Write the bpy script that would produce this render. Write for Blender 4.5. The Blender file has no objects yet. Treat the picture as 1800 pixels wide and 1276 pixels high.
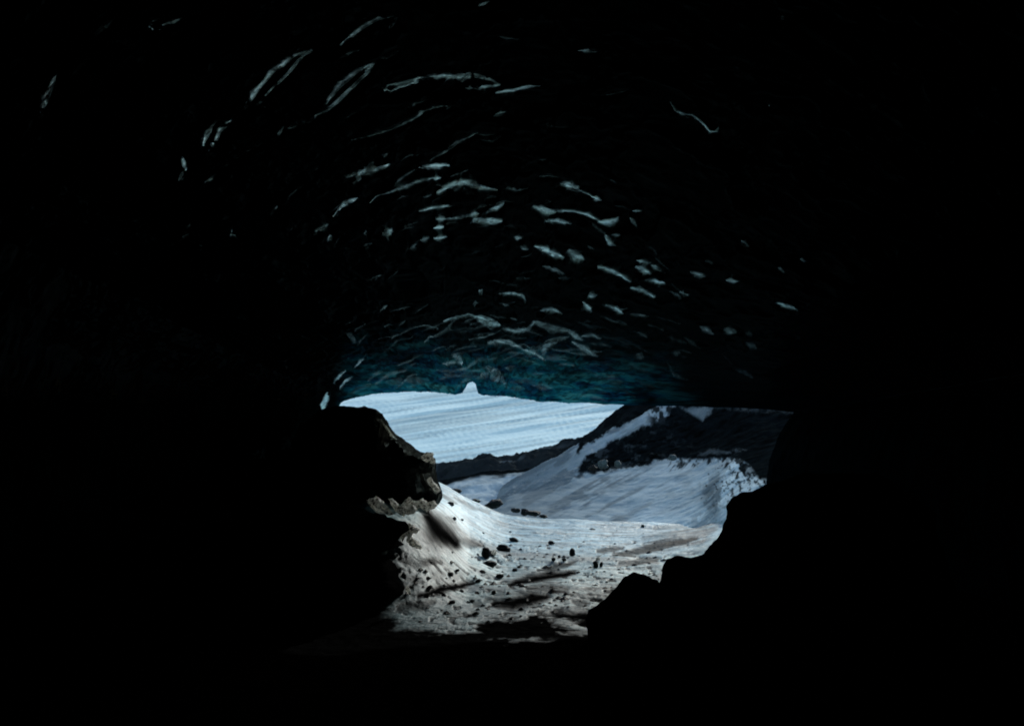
import bpy, math
import numpy as np

# ------------------------------------------------------------------ camera, sky, sun, exposure
F = 1750.0                      # focal length in photo pixels (photo 1800 x 1276)
HORIZON = 800.0                 # photo row of the horizon
EYE = 1.8
TH = math.atan((HORIZON - 638.0) / F)
CT, ST = math.cos(TH), math.sin(TH)
sc = bpy.context.scene
col = sc.collection
cam_d = bpy.data.cameras.new('camera')
cam_d.sensor_width = 36.0
cam_d.lens = F / 1800.0 * 36.0
cam_d.clip_start = 0.05
cam_d.clip_end = 6000.0
cam = bpy.data.objects.new('camera', cam_d)
cam.location = (0, 0, EYE)
cam.rotation_euler = (math.pi / 2 + TH, 0, 0)
col.objects.link(cam)
sc.camera = cam

SUN_EL, SUN_AZ = math.radians(20), math.radians(23)     # azimuth from +Y, negative = left
world = bpy.data.worlds.new('World')
sc.world = world
world.use_nodes = True
wn = world.node_tree
sky = wn.nodes.new('ShaderNodeTexSky')
sky.sky_type = 'NISHITA'
sky.sun_disc = False
sky.sun_elevation = SUN_EL
sky.sun_rotation = SUN_AZ
bg = wn.nodes['Background']
bg.inputs['Strength'].default_value = 0.15
wn.links.new(sky.outputs['Color'], bg.inputs['Color'])
sun_d = bpy.data.lights.new('sun', 'SUN')
sun_d.energy = 2.0
sun_d.angle = math.radians(0.5)
sun_d.color = (0.96, 1.0, 0.97)
sun = bpy.data.objects.new('sun', sun_d)
sun.rotation_euler = (math.pi / 2 - SUN_EL, 0, math.pi - SUN_AZ)
col.objects.link(sun)
vs = sc.view_settings
vs.view_transform = 'Standard'
vs.look = 'None'
vs.gamma = 1.0
vs.exposure = 0.62
sc.cycles.max_bounces = 8
sc.cycles.diffuse_bounces = 4
sc.cycles.filter_width = 1.9

rng = np.random.default_rng(7)

# ------------------------------------------------------------------ helpers
def ray_at(px, py, Y):
    """world point seen at photo pixel (px, py) at distance Y ahead"""
    px, py, Y = np.broadcast_arrays(np.asarray(px, float), np.asarray(py, float), np.asarray(Y, float))
    a = (px - 900.0) / F
    b = (638.0 - py) / F
    t = Y / (CT - b * ST)
    return np.stack([a * t, Y, EYE + (ST + b * CT) * t], -1)

def project(P):
    y = P[..., 1]
    z = P[..., 2] - EYE
    d = np.maximum(y * CT + z * ST, 0.05)
    u = -y * ST + z * CT
    return 900.0 + F * P[..., 0] / d, 638.0 - F * u / d

def _hash(ix, iy, iz, seed):
    n = (ix.astype(np.int64) * 374761393 + iy.astype(np.int64) * 668265263 + iz.astype(np.int64) * 2147483647 + seed * 1274126177) & 0xFFFFFFFF
    n = ((n ^ (n >> 13)) * 1274126177) & 0xFFFFFFFF
    n = ((n ^ (n >> 15)) * 2246822519) & 0xFFFFFFFF
    n = n ^ (n >> 16)
    return (n & 0xFFFFFF) / float(0xFFFFFF)

def vnoise(x, y, z=0.0, seed=0):
    x, y, z = np.broadcast_arrays(np.asarray(x, float), np.asarray(y, float), np.asarray(z, float))
    ix, iy, iz = np.floor(x), np.floor(y), np.floor(z)
    fx, fy, fz = x - ix, y - iy, z - iz
    fx, fy, fz = [f * f * f * (f * (f * 6 - 15) + 10) for f in (fx, fy, fz)]
    r = 0
    flat = not np.any(z)
    for dz in ((0,) if flat else (0, 1)):
        wz = 1.0 if flat else (fz if dz else 1 - fz)
        for dy in (0, 1):
            wy = fy if dy else 1 - fy
            for dx in (0, 1):
                wx = fx if dx else 1 - fx
                r = r + _hash(ix + dx, iy + dy, iz + dz, seed) * wx * wy * wz
    return r * 2 - 1

def fbm(x, y, z=0.0, seed=0, oct=4, gain=0.5):
    r, a, s = 0, 1.0, 0.0
    for k in range(oct):
        m = 2.0 ** k
        r = r + a * vnoise(np.asarray(x) * m + 17.3 * k, np.asarray(y) * m - 9.1 * k, np.asarray(z) * m if np.any(z) else 0.0, seed + k)
        s += a
        a *= gain
    return r / s

def smooth(e0, e1, x):
    t = np.clip((x - e0) / (e1 - e0), 0, 1)
    return t * t * (3 - 2 * t)

def catmull(xs, ys, x):
    """monotone-ish smooth 1D interpolation"""
    xs, ys = np.asarray(xs, float), np.asarray(ys, float)
    d = np.diff(ys) / np.diff(xs)
    m = np.zeros_like(ys)
    m[1:-1] = np.where(d[1:] * d[:-1] > 0, 2 * d[1:] * d[:-1] / (d[1:] + d[:-1] + 1e-12), 0)
    m[0], m[-1] = d[0], d[-1]
    x = np.clip(x, xs[0], xs[-1])
    i = np.clip(np.searchsorted(xs, x) - 1, 0, len(xs) - 2)
    h = xs[i + 1] - xs[i]
    t = (x - xs[i]) / h
    return ((2 * t**3 - 3 * t**2 + 1) * ys[i] + (t**3 - 2 * t**2 + t) * h * m[i]
            + (-2 * t**3 + 3 * t**2) * ys[i + 1] + (t**3 - t**2) * h * m[i + 1])

def seg_dist(px, py, line):
    """distance to a polyline and the relative length along it"""
    line = np.asarray(line, float)
    L = np.concatenate([[0], np.cumsum(np.hypot(*np.diff(line, axis=0).T))])
    best = np.full(px.shape, 1e9)
    tt = np.zeros(px.shape)
    for k in range(len(line) - 1):
        a, b = line[k], line[k + 1]
        ab = b - a
        t = np.clip(((px - a[0]) * ab[0] + (py - a[1]) * ab[1]) / (ab @ ab + 1e-9), 0, 1)
        d = np.hypot(px - a[0] - t * ab[0], py - a[1] - t * ab[1])
        s = d < best
        best = np.where(s, d, best)
        tt = np.where(s, (L[k] + t * (L[k + 1] - L[k])) / (L[-1] + 1e-9), tt)
    return best, tt

def in_poly(px, py, poly):
    poly = np.asarray(poly, float)
    r = np.zeros(px.shape, bool)
    j = len(poly) - 1
    for i in range(len(poly)):
        xi, yi = poly[i]
        xj, yj = poly[j]
        c = ((yi > py) != (yj > py)) & (px < (xj - xi) * (py - yi) / (yj - yi + 1e-12) + xi)
        r ^= c
        j = i
    return r

def poly_mask(px, py, poly, soft):
    d, _ = seg_dist(px, py, list(poly) + [poly[0]])
    s = np.where(in_poly(px, py, poly), d, -d)
    return smooth(-soft, soft, s)

def grid_mesh(name, P, mat, attrs=None, close=False, flip=False):
    """P: (rows, cols, 3) -> one smooth mesh object"""
    nr, nc = P.shape[:2]
    me = bpy.data.meshes.new(name)
    V = P.reshape(-1, 3)
    r, c = np.meshgrid(np.arange(nr - 1), np.arange(nc if close else nc - 1), indexing='ij')
    c2 = (c + 1) % nc
    q = np.stack([r * nc + c, r * nc + c2, (r + 1) * nc + c2, (r + 1) * nc + c], -1).reshape(-1, 4)
    if flip:
        q = q[:, ::-1]
    me.vertices.add(len(V))
    me.vertices.foreach_set('co', V.astype(np.float32).ravel())
    me.loops.add(q.size)
    me.loops.foreach_set('vertex_index', q.astype(np.int32).ravel())
    me.polygons.add(len(q))
    me.polygons.foreach_set('loop_start', (np.arange(len(q)) * 4).astype(np.int32))
    me.polygons.foreach_set('use_smooth', np.ones(len(q), bool))
    me.update(calc_edges=True)
    me.validate()
    for k, v in (attrs or {}).items():
        a = me.attributes.new(k, 'FLOAT', 'POINT')
        a.data.foreach_set('value', np.asarray(v, np.float32).ravel())
    me.materials.append(mat)
    o = bpy.data.objects.new(name, me)
    col.objects.link(o)
    return o

def structure(o):
    o['kind'] = 'structure'
    return o

def tag(o, label, cat, group=None):
    o['label'] = label
    o['category'] = cat
    if group:
        o['group'] = group
    return o

# ------------------------------------------------------------------ materials
class Mat:
    def __init__(self, name):
        self.m = bpy.data.materials.new(name)
        self.m.use_nodes = True
        self.t = self.m.node_tree
        self.b = self.t.nodes['Principled BSDF']
    def n(self, typ, **kw):
        x = self.t.nodes.new(typ)
        for k, v in kw.items():
            setattr(x, k, v)
        return x
    def l(self, a, b):
        self.t.links.new(a, b)
    def attr(self, name):
        return self.n('ShaderNodeAttribute', attribute_name=name).outputs['Fac']
    def noise(self, scale, detail=5, rough=0.6, stretch=(1, 1, 1)):
        tc = self.n('ShaderNodeTexCoord')
        mp = self.n('ShaderNodeMapping')
        mp.inputs['Scale'].default_value = stretch
        self.l(tc.outputs['Object'], mp.inputs['Vector'])
        x = self.n('ShaderNodeTexNoise')
        x.inputs['Scale'].default_value = scale
        x.inputs['Detail'].default_value = detail
        x.inputs['Roughness'].default_value = rough
        self.l(mp.outputs['Vector'], x.inputs['Vector'])
        return x.outputs['Fac']
    def ramp(self, fac, stops):
        r = self.n('ShaderNodeValToRGB')
        e = r.color_ramp.elements
        e[0].position, e[0].color = stops[0][0], (*stops[0][1], 1)
        e[1].position, e[1].color = stops[-1][0], (*stops[-1][1], 1)
        for p, c in stops[1:-1]:
            k = e.new(p)
            k.color = (*c, 1)
        self.l(fac, r.inputs['Fac'])
        return r.outputs['Color']
    def mix(self, fac, a, b):
        x = self.n('ShaderNodeMix', data_type='RGBA')
        for s, v in ((x.inputs[0], fac), (x.inputs[6], a), (x.inputs[7], b)):
            if hasattr(v, 'links'):
                self.l(v, s)
            else:
                s.default_value = v if isinstance(v, (int, float)) else (*v, 1)
        return x.outputs[2]
    def math(self, op, a, b=0.0):
        x = self.n('ShaderNodeMath', operation=op)
        for s, v in ((x.inputs[0], a), (x.inputs[1], b)):
            if hasattr(v, 'links'):
                self.l(v, s)
            else:
                s.default_value = v
        return x.outputs[0]
    def bump(self, h, strength, dist):
        x = self.n('ShaderNodeBump')
        x.inputs['Strength'].default_value = strength
        x.inputs['Distance'].default_value = dist
        self.l(h, x.inputs['Height'])
        self.l(x.outputs['Normal'], self.b.inputs['Normal'])
        return x.outputs['Normal']

def mat_ice():
    k = Mat('dark_glacier_ice')
    lit = k.attr('lit')
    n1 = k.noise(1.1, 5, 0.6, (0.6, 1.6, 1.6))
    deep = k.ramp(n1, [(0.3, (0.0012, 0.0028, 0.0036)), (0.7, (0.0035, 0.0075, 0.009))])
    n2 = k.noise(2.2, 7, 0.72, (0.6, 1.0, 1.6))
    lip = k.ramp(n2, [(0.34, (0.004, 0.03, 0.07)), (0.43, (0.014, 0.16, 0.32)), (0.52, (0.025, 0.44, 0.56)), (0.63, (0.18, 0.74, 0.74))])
    k.l(k.mix(lit, deep, lip), k.b.inputs['Base Color'])  # light through the thin lip ice is mixed into its colour
    k.b.inputs['Roughness'].default_value = 0.55
    k.b.inputs['IOR'].default_value = 1.31
    k.b.inputs['Specular IOR Level'].default_value = 0.0
    gl = k.n('ShaderNodeBsdfGlossy')
    gl.inputs['Color'].default_value = (0.84, 1.0, 0.97, 1)
    gl.inputs['Roughness'].default_value = 0.09
    fine = k.noise(22, 5, 0.7)
    nb = k.bump(fine, 0.18, 0.02)
    k.l(nb, gl.inputs['Normal'])
    ms = k.n('ShaderNodeMixShader')
    pol = k.math('MULTIPLY', k.attr('polish'), k.ramp(k.noise(13, 5, 0.75), [(0.34, (0.45,) * 3), (0.50, (1,) * 3)]))
    k.l(pol, ms.inputs[0])
    k.l(k.b.outputs[0], ms.inputs[1])
    k.l(gl.outputs[0], ms.inputs[2])
    k.l(ms.outputs[0], k.t.nodes['Material Output'].inputs['Surface'])
    return k.m

def mat_snow(name, snow_a, snow_b, rock_a, rock_b, nscale, stretch, bump=0.5, dist=0.05, rough=0.7, spec=0.2, fine=9.0):
    k = Mat(name)
    cov = k.attr('snow')
    dirt_shade = k.attr('dirt_shade')
    n1 = k.noise(nscale, 6, 0.62, stretch)
    sn = k.ramp(n1, [(0.33, snow_b), (0.58, snow_a)])
    rk = k.ramp(k.noise(nscale * 3, 5, 0.7), [(0.35, rock_b), (0.65, rock_a)])
    sn = k.mix(dirt_shade, sn, tuple(0.35 * c for c in snow_b))
    k.l(k.mix(cov, rk, sn), k.b.inputs['Base Color'])
    k.b.inputs['Roughness'].default_value = rough
    k.l(k.math('MULTIPLY', cov, spec), k.b.inputs['Specular IOR Level'])
    k.bump(k.noise(fine, 7, 0.65, stretch), bump, dist)
    return k.m

def mat_rock(name, a, b, scale=4.0, spec=0.25, rough=0.6, glint=False):
    k = Mat(name)
    n = k.noise(scale, 6, 0.7)
    k.l(k.ramp(n, [(0.35, b), (0.68, a)]), k.b.inputs['Base Color'])
    k.b.inputs['Roughness'].default_value = rough
    k.b.inputs['Specular IOR Level'].default_value = spec
    k.bump(k.noise(scale * 3, 7, 0.7), 0.8, 0.08)
    return k.m

M_ICE = mat_ice()
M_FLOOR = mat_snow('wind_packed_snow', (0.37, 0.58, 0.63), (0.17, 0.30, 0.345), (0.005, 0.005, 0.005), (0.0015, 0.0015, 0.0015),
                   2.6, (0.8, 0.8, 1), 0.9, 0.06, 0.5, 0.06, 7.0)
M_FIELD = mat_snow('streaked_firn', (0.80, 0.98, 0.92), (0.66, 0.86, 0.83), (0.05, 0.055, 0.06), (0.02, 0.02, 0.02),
                   0.02, (1, 1, 1), 0.3, 0.5, 0.8, 0.1, 0.15)
M_HILL = mat_snow('dirty_snow_and_scree', (0.62, 0.72, 0.73), (0.37, 0.44, 0.455), (0.007, 0.010, 0.011), (0.0015, 0.002, 0.002),
                  0.5, (1, 1, 1), 0.6, 0.12, 0.9, 0.0, 2.0)
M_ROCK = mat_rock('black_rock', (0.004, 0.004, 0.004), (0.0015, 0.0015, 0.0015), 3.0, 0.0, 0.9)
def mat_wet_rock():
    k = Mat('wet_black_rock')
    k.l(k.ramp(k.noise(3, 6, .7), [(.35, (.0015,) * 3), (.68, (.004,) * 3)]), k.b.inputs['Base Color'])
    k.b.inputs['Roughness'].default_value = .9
    k.b.inputs['Specular IOR Level'].default_value = 0
    gl = k.n('ShaderNodeBsdfGlossy')
    gl.inputs['Color'].default_value = (.8, 1, .97, 1)
    gl.inputs['Roughness'].default_value = .2
    k.l(k.bump(k.noise(5, 7, .7), .9, .12), gl.inputs['Normal'])
    ms = k.n('ShaderNodeMixShader')
    k.l(k.ramp(k.noise(4.5, 4, .6, (1, 1, .6)), [(.56, (.004,) * 3), (.70, (.10,) * 3)]), ms.inputs[0])
    k.l(k.b.outputs[0], ms.inputs[1])
    k.l(gl.outputs[0], ms.inputs[2])
    k.l(ms.outputs[0], k.t.nodes['Material Output'].inputs['Surface'])
    return k.m
M_WET = mat_wet_rock()
M_STONE = mat_rock('dark_stone', (0.035, 0.032, 0.028), (0.010, 0.009, 0.008), 9.0, 0.2, 0.7)
M_PALE = mat_rock('frosted_stone', (0.16, 0.19, 0.18), (0.04, 0.05, 0.05), 6.0, 0.2, 0.7)

# ------------------------------------------------------------------ ice cave vault
CX, CY = 835.0, 820.0
YM = 17.0
SLOPE = math.tan(math.radians(16.5))
lip_pts = [(1390, 1080), (1372, 950), (1352, 880), (1346, 845), (1352, 810), (1366, 770), (1384, 740), (1396, 725), (1320, 718), (1250, 716), (1160, 714),
           (1105, 712), (1060, 711), (1000, 709), (950, 707), (915, 701), (895, 697), (870, 696), (850, 695), (841, 692), (838, 684),
           (836, 675), (831, 671), (823, 673), (818, 682), (812, 691), (800, 694), (775, 691), (740, 689), (700, 690),
           (665, 692), (640, 696), (615, 701), (600, 707), (592, 722), (578, 745), (566, 790), (560, 850), (558, 950), (548, 1080)]
lp = np.array(lip_pts, float)
l_ang = np.unwrap(np.arctan2(CY - lp[:, 1], lp[:, 0] - CX))
l_rad = np.hypot(lp[:, 0] - CX, lp[:, 1] - CY)
A0, A1 = l_ang[0], l_ang[-1]
# columns spread by arc length in the picture, finer round the crown
NC = 1500
dens_a = np.linspace(A0, A1, 4000)
wt = 0.35 + smooth(0.0, 0.5, dens_a) * (1 - smooth(2.75, 3.3, dens_a) + 1.5 * np.exp(-((dens_a - 1.635) / .2) ** 2))
cw = np.concatenate([[0], np.cumsum((wt[1:] + wt[:-1]) / 2)])
phi = np.interp(np.linspace(0, cw[-1], NC), cw, dens_a)
rho_s = np.interp(phi, l_ang, l_rad)                       # the lip with its notch
keep = np.abs(phi - 1.635) > 0.125
rho_m = np.interp(phi, phi[keep], rho_s[keep])             # the vault behind it, notch bridged
rho_j = rho_s + 1.2 * fbm(phi * 40, phi * 0 + 3.3, seed=3) + 0.8 * vnoise(phi * 120, phi * 0 + 1.3, seed=5)
NR = 560
u = np.linspace(0, 1, NR) ** 1.25
fall = (1 - smooth(0, 0.02, u))[:, None]
rho = rho_m[None, :] + u[:, None] * (1330 - rho_m[None, :])
rho = rho + fall * (rho_j - rho_m)[None, :]
rho = np.maximum.accumulate(rho + 1e-3 * np.arange(NR)[:, None], axis=0)
R0 = rho_m * YM / F
Yd = F * (R0[None, :] + YM * SLOPE) / (rho + F * SLOPE)
PX = CX + rho * np.cos(phi)[None, :]
PY = CY - rho * np.sin(phi)[None, :]
P = ray_at(PX, PY, Yd)

# melt-scallop crests: (polyline in photo pixels, half width, strength)
CRESTS = [
 ([(166,60),(178,50),(195,38)],10,.9), ([(262,46),(282,50),(302,41),(322,29)],7,.95), ([(265,38),(280,34),(300,36)],5,.5),
 ([(97,132),(86,160),(76,186),(72,203)],11,.22), ([(74,200),(86,180)],5,.35),
 ([(430,190),(452,158),(480,125),(510,102),(545,90)],8,.38), ([(468,168),(500,134),(524,108),(545,91)],5,.55), ([(448,187),(457,184),(466,189)],6,.55),
 ([(553,202),(576,194),(606,165),(636,136),(658,112)],6,.52), ([(574,182),(600,146),(625,126),(655,112)],7,.38), ([(572,198),(578,193)],5,.55),
 ([(599,78),(618,60),(642,44),(664,33),(690,28)],6,.34), ([(684,50),(698,30)],5,.18),
 ([(355,254),(364,232),(380,218),(404,214)],8,.42), ([(368,254),(378,246),(390,224),(404,214)],6,.58),
 ([(311,319),(320,306),(326,301)],7,.55), ([(319,281),(323,296)],7,.40),
 ([(508,226),(524,217),(541,213)],7,.95), ([(488,238),(497,225)],5,.26),
 ([(618,244),(650,238),(680,229),(710,216),(735,203),(760,187),(786,184)],4,.36),
 ([(358,325),(384,300)],4,.24), ([(384,300),(430,268),(475,244)],4,.12),
 ([(612,311),(640,302),(662,297),(682,290)],8,.72), ([(674,276),(680,268)],5,.32),
 ([(586,382),(606,357),(627,347)],6,.50), ([(652,357),(662,346),(698,333),(740,318),(772,313)],4,.42), ([(760,314),(773,315)],6,.5),
 ([(552,411),(575,397)],5,.40), ([(578,420),(586,415)],6,.45), ([(321,415),(334,396)],7,.34), ([(405,410),(415,405)],7,.48), ([(350,439),(355,434)],5,.28),
 ([(674,410),(686,405)],8,.62), ([(640,410),(646,409)],5,.3), ([(636,434),(656,428)],4,.34),
 ([(677,162),(680,151),(700,147),(722,144),(745,137),(780,134),(805,135),(835,136),(862,140),(878,148)],5,.62),
 ([(675,158),(688,163),(705,156),(735,147)],5,.52), ([(812,154),(850,152),(877,150)],4,.46), ([(800,131),(830,130),(860,136)],5,.28),
 ([(873,162),(909,157),(930,153),(949,153)],5,.50), ([(1015,90),(1035,88),(1050,91)],6,.18), ([(1057,166),(1103,157)],5,.14),
 ([(1179,179),(1189,193),(1218,206),(1238,222),(1247,234),(1258,233),(1263,224)],6,.56),
 ([(870,204),(888,197)],5,.30), ([(757,280),(782,265),(807,248),(840,233)],4,.28),
 ([(738,295),(760,291),(788,289)],7,.62), ([(768,338),(790,326),(808,318),(822,322),(842,329),(874,333)],6,.70), ([(803,320),(815,321)],9,.9),
 ([(739,371),(760,365),(798,359)],5,.38), ([(766,387),(781,387)],6,.62), ([(782,387),(800,381),(828,379)],4,.3),
 ([(828,379),(840,376)],8,.75), ([(833,386),(853,388),(879,388)],8,.82), ([(857,371),(872,366),(885,359)],6,.42),
 ([(763,402),(777,400)],6,.72), ([(740,422),(752,418)],6,.38), ([(765,419),(783,416)],5,.48), ([(722,437),(732,431)],5,.30),
 ([(842,510),(848,514)],5,.34), ([(878,516),(905,515),(919,520),(926,528)],5,.38), ([(832,533),(838,533)],6,.34),
 ([(780,562),(800,557),(822,553),(838,557)],4,.45), ([(836,557),(853,563),(878,570)],8,.85), ([(858,604),(870,600),(895,601),(918,613)],7,.34),
 ([(918,614),(940,622),(953,629)],5,.46), ([(953,627),(960,608),(978,602)],6,.32), ([(798,624),(806,629),(812,638)],6,.40), ([(778,640),(800,637)],5,.28),
 ([(629,638),(640,628)],4,.22), ([(884,577),(905,582),(930,578),(940,566)],5,.30), ([(940,565),(975,578),(1000,580)],7,.30), ([(1000,580),(1012,590),(1022,598)],7,.32),
 ([(1024,591),(1040,588),(1054,594)],6,.40), ([(960,600),(1000,592)],5,.26), ([(1008,602),(1035,618),(1050,626)],7,.24),
 ([(985,322),(1003,325),(1020,336)],8,.70), ([(1020,336),(1040,346)],4,.30), ([(1040,347),(1054,354)],7,.58),
 ([(939,362),(958,369),(976,374)],6,.56), ([(976,371),(1010,373),(1034,378),(1054,387)],4,.40), ([(1054,388),(1072,391),(1086,383)],7,.66),
 ([(960,386),(982,389),(1003,395)],6,.62), ([(1112,372),(1126,373)],5,.32), ([(1108,384),(1118,398)],5,.30),
 ([(1066,414),(1072,426),(1082,431)],5,.36), ([(1078,412),(1092,412)],4,.22), ([(942,433),(961,438),(975,446),(990,452)],8,1.0),
 ([(1002,440),(1012,449),(1024,455)],8,.66), ([(954,467),(972,472),(990,478)],4,.26), ([(1052,470),(1076,476),(1094,487),(1107,496)],5,.50),
 ([(1121,459),(1141,463)],6,.46), ([(1119,470),(1132,476),(1143,480)],7,.44), ([(1146,468),(1160,476)],6,.34),
 ([(1138,492),(1167,497)],5,.44), ([(1110,506),(1132,512),(1149,523)],5,.40), ([(1180,512),(1198,525)],4,.20),
 ([(1198,514),(1208,520)],6,.72), ([(1216,479),(1236,485)],5,.34), ([(1278,494),(1294,495)],6,.42),
 ([(1022,530),(1030,537),(1040,547)],9,.46), ([(1036,521),(1046,519)],7,.40), ([(948,547),(966,542),(988,549)],5,.38),
 ([(1066,538),(1084,544),(1096,551)],6,.42), ([(1110,552),(1140,556)],5,.2), ([(1368,531),(1386,538),(1403,545)],6,.42),
 ([(1233,575),(1244,580),(1254,586)],8,.42), ([(1275,579),(1292,583)],8,.42), ([(1312,586),(1322,588)],6,.22), ([(1314,602),(1330,611)],8,.22),
 ([(1185,618),(1196,619)],6,.26), ([(1120,622),(1132,627)],8,.16), ([(1368,471),(1378,477)],5,.30), ([(1406,457),(1416,460)],5,.22), ([(1303,424),(1314,432)],6,.20),
 ([(1600,618),(1608,634),(1616,650)],8,.18), ([(1372,30),(1378,33)],7,.24), ([(1351,183),(1354,187)],5,.34),
 ([(842,10),(858,4)],5,.18), ([(604,574),(620,568)],5,.22), ([(612,590),(624,598)],8,.14), ([(668,548),(680,536)],5,.18),
 ([(586,672),(596,660),(608,652)],2.4,.5), ([(596,684),(606,670),(619,663)],2.2,.42), ([(622,647),(638,632)],2.2,.4), ([(568,726),(567,710),(575,690)],3.4,.95),
 ([(572,763),(574,767)],6,.50), ([(546,772),(550,770)],6,.28), ([(556,768),(557,774)],6,.30), ([(546,784),(548,790)],6,.24), ([(559,786),(560,792)],5,.22),
 ([(676,575),(690,572)],4,.15), ([(700,570),(712,562)],4,.12), ([(840,664),(862,655),(880,664),(888,673)],6,.26), ([(865,652),(875,668)],7,.30),
 ([(905,418),(914,420)],6,.34), ([(915,432),(925,438)],5,.26), ([(960,356),(970,352)],4,.18), ([(885,535),(892,536)],5,.20),
]
# the many fine crests between and around them, lying across the tunnel
def scatter(n, x0, x1, y0, y1, w0, w1, s0, s1, l0, l1, keep):
    k = 0
    while k < n:
        x, y = rng.uniform(x0, x1), rng.uniform(y0, y1)
        if rng.uniform() > keep(x, y):
            continue
        k += 1
        a = math.atan2((y - 830) * (1 + 2.2 * max(0, (y - 420) / 280)), x - 900) + math.pi / 2 + rng.normal(0, .16)
        h = rng.uniform(l0, l1) / 2
        bow = rng.normal(0, .15) * h
        ca, sa = math.cos(a), math.sin(a)
        CRESTS.append(([(x - h * ca, y - h * sa), (x - bow * sa, y + bow * ca), (x + h * ca, y + h * sa)], rng.uniform(w0, w1), rng.uniform(s0, s1)))
scatter(75, 560, 1400, 300, 660, 2.2, 3.6, .04, .16, 10, 34, lambda x, y: math.exp(-((x - (760 + (y - 300) * .9)) / 230) ** 2))
scatter(110, 620, 1300, 560, 702, 2.2, 3.8, .05, .17, 14, 60, lambda x, y: math.exp(-((x - 900) / 250) ** 2))
scatter(40, 280, 1200, 60, 420, 2.6, 4.0, .08, .20, 12, 44, lambda x, y: math.exp(-((x - 700) / 260) ** 2))
disp = np.zeros(PX.shape)
strand = 1.35 * (0.45 + 0.75 * smooth(-.35, .25, fbm(PX / 16, PY / 9, seed=79, oct=3))) * (0.55 + 0.6 * smooth(-0.25, 0.35, fbm(phi[None, :] * 9 + 0 * rho, rho / 3.2, seed=71, oct=3) + 0.5 * fbm(PX / 14, PY / 14, seed=73, oct=3)))
pol = np.zeros(PX.shape)
jit_x = 2.2 * fbm(PX / 32.0, PY / 32.0, seed=41, oct=3)
jit_y = 2.2 * fbm(PX / 32.0, PY / 32.0, seed=57, oct=3)
QX, QY = PX + jit_x, PY + jit_y
def base_Y(px, py):
    a = np.unwrap(np.arctan2(CY - py, px - CX))
    a = np.where(a < A0 - .2, a + 2 * math.pi, a)
    r0 = np.interp(a, phi, R0)
    return F * (r0 + YM * SLOPE) / (np.hypot(px - CX, py - CY) + F * SLOPE)
EYEP = np.array([0, 0, EYE])
BRIGHT = [ray_at(*q) for q in ((835, 900, 20), (900, 930, 19.5), (980, 942, 19.5), (810, 962, 17), (1060, 948, 19.3))]
flat_mask = np.zeros(PX.shape)
ragged = fbm(PX / 9.0, PY / 4.5, seed=83, oct=4, gain=.65)
for line, w, s in CRESTS:
    if 505 < line[0][1] < 650:
        w = w * 0.75
    if line[0][1] > 555 and line[0][0] > 1020:
        s = s * .55
    ln = np.array(line, float)
    pad = w * 4
    m = (PX > ln[:, 0].min() - pad) & (PX < ln[:, 0].max() + pad) & (PY > ln[:, 1].min() - pad) & (PY < ln[:, 1].max() + pad)
    if not m.any():
        continue
    mid = ln[len(ln) // 2]
    e = 1.5
    def at(x, y):
        return ray_at(x, y, base_Y(np.array([x]), np.array([y]))[0])
    P0 = at(*mid)
    nrm = np.cross(at(mid[0] + e, mid[1]) - P0, at(mid[0], mid[1] + e) - P0)
    nrm /= np.linalg.norm(nrm)
    if nrm @ (EYEP - P0) < 0:
        nrm = -nrm
    along = at(*ln[-1]) - at(*ln[0])
    along /= np.linalg.norm(along) + 1e-9
    best = None
    for T in BRIGHT:
        v = (EYEP - P0) / np.linalg.norm(EYEP - P0)
        q = (T - P0) / np.linalg.norm(T - P0)
        H = (v + q) / np.linalg.norm(v + q)
        g = -(H - (H @ nrm) * nrm) / max(H @ nrm, .2)
        sc_along = abs(g @ along)
        if best is None or sc_along < best[0]:
            best = (sc_along, g)
    g = best[1]
    gl_ = np.linalg.norm(g)
    if gl_ > 1.3:
        g = g * 1.3 / gl_
    # nearest point on the crest line, vertex by vertex
    qx, qy = QX[m], QY[m]
    d, t = seg_dist(qx, qy, line)
    Lc = np.concatenate([[0], np.cumsum(np.hypot(*np.diff(ln, axis=0).T))])
    nx, ny = np.interp(t * Lc[-1], Lc, ln[:, 0]), np.interp(t * Lc[-1], Lc, ln[:, 1])
    Pn = ray_at(nx, ny, base_Y(nx, ny))
    Pv = ray_at(qx, qy, base_Y(qx, qy))
    taper = 0.35 + 0.65 * np.sin(np.pi * np.clip(t, 0.02, 0.98)) ** 0.7
    ww = w * taper
    env = np.exp(-(d / (ww * 1.5)) ** 4)
    ht = ((Pv - Pn) @ g) * env + w * Yd[m] / F * .06 * np.exp(-(d / (ww * 1.6)) ** 2)
    disp[m] = np.where(np.abs(ht) > np.abs(disp[m]), ht, disp[m])
    d = d * (1 + .55 * ragged[m])
    k = np.clip(s ** 1.5 * 1.75 * (1 + 1.3 * smooth(14, 7.0, Yd[m])), 0, .95) * np.exp(-(d / (ww * .9)) ** 2.6) * strand[m]
    pol[m] = np.maximum(pol[m], k)
    flat_mask[m] = np.maximum(flat_mask[m], env)
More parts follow.
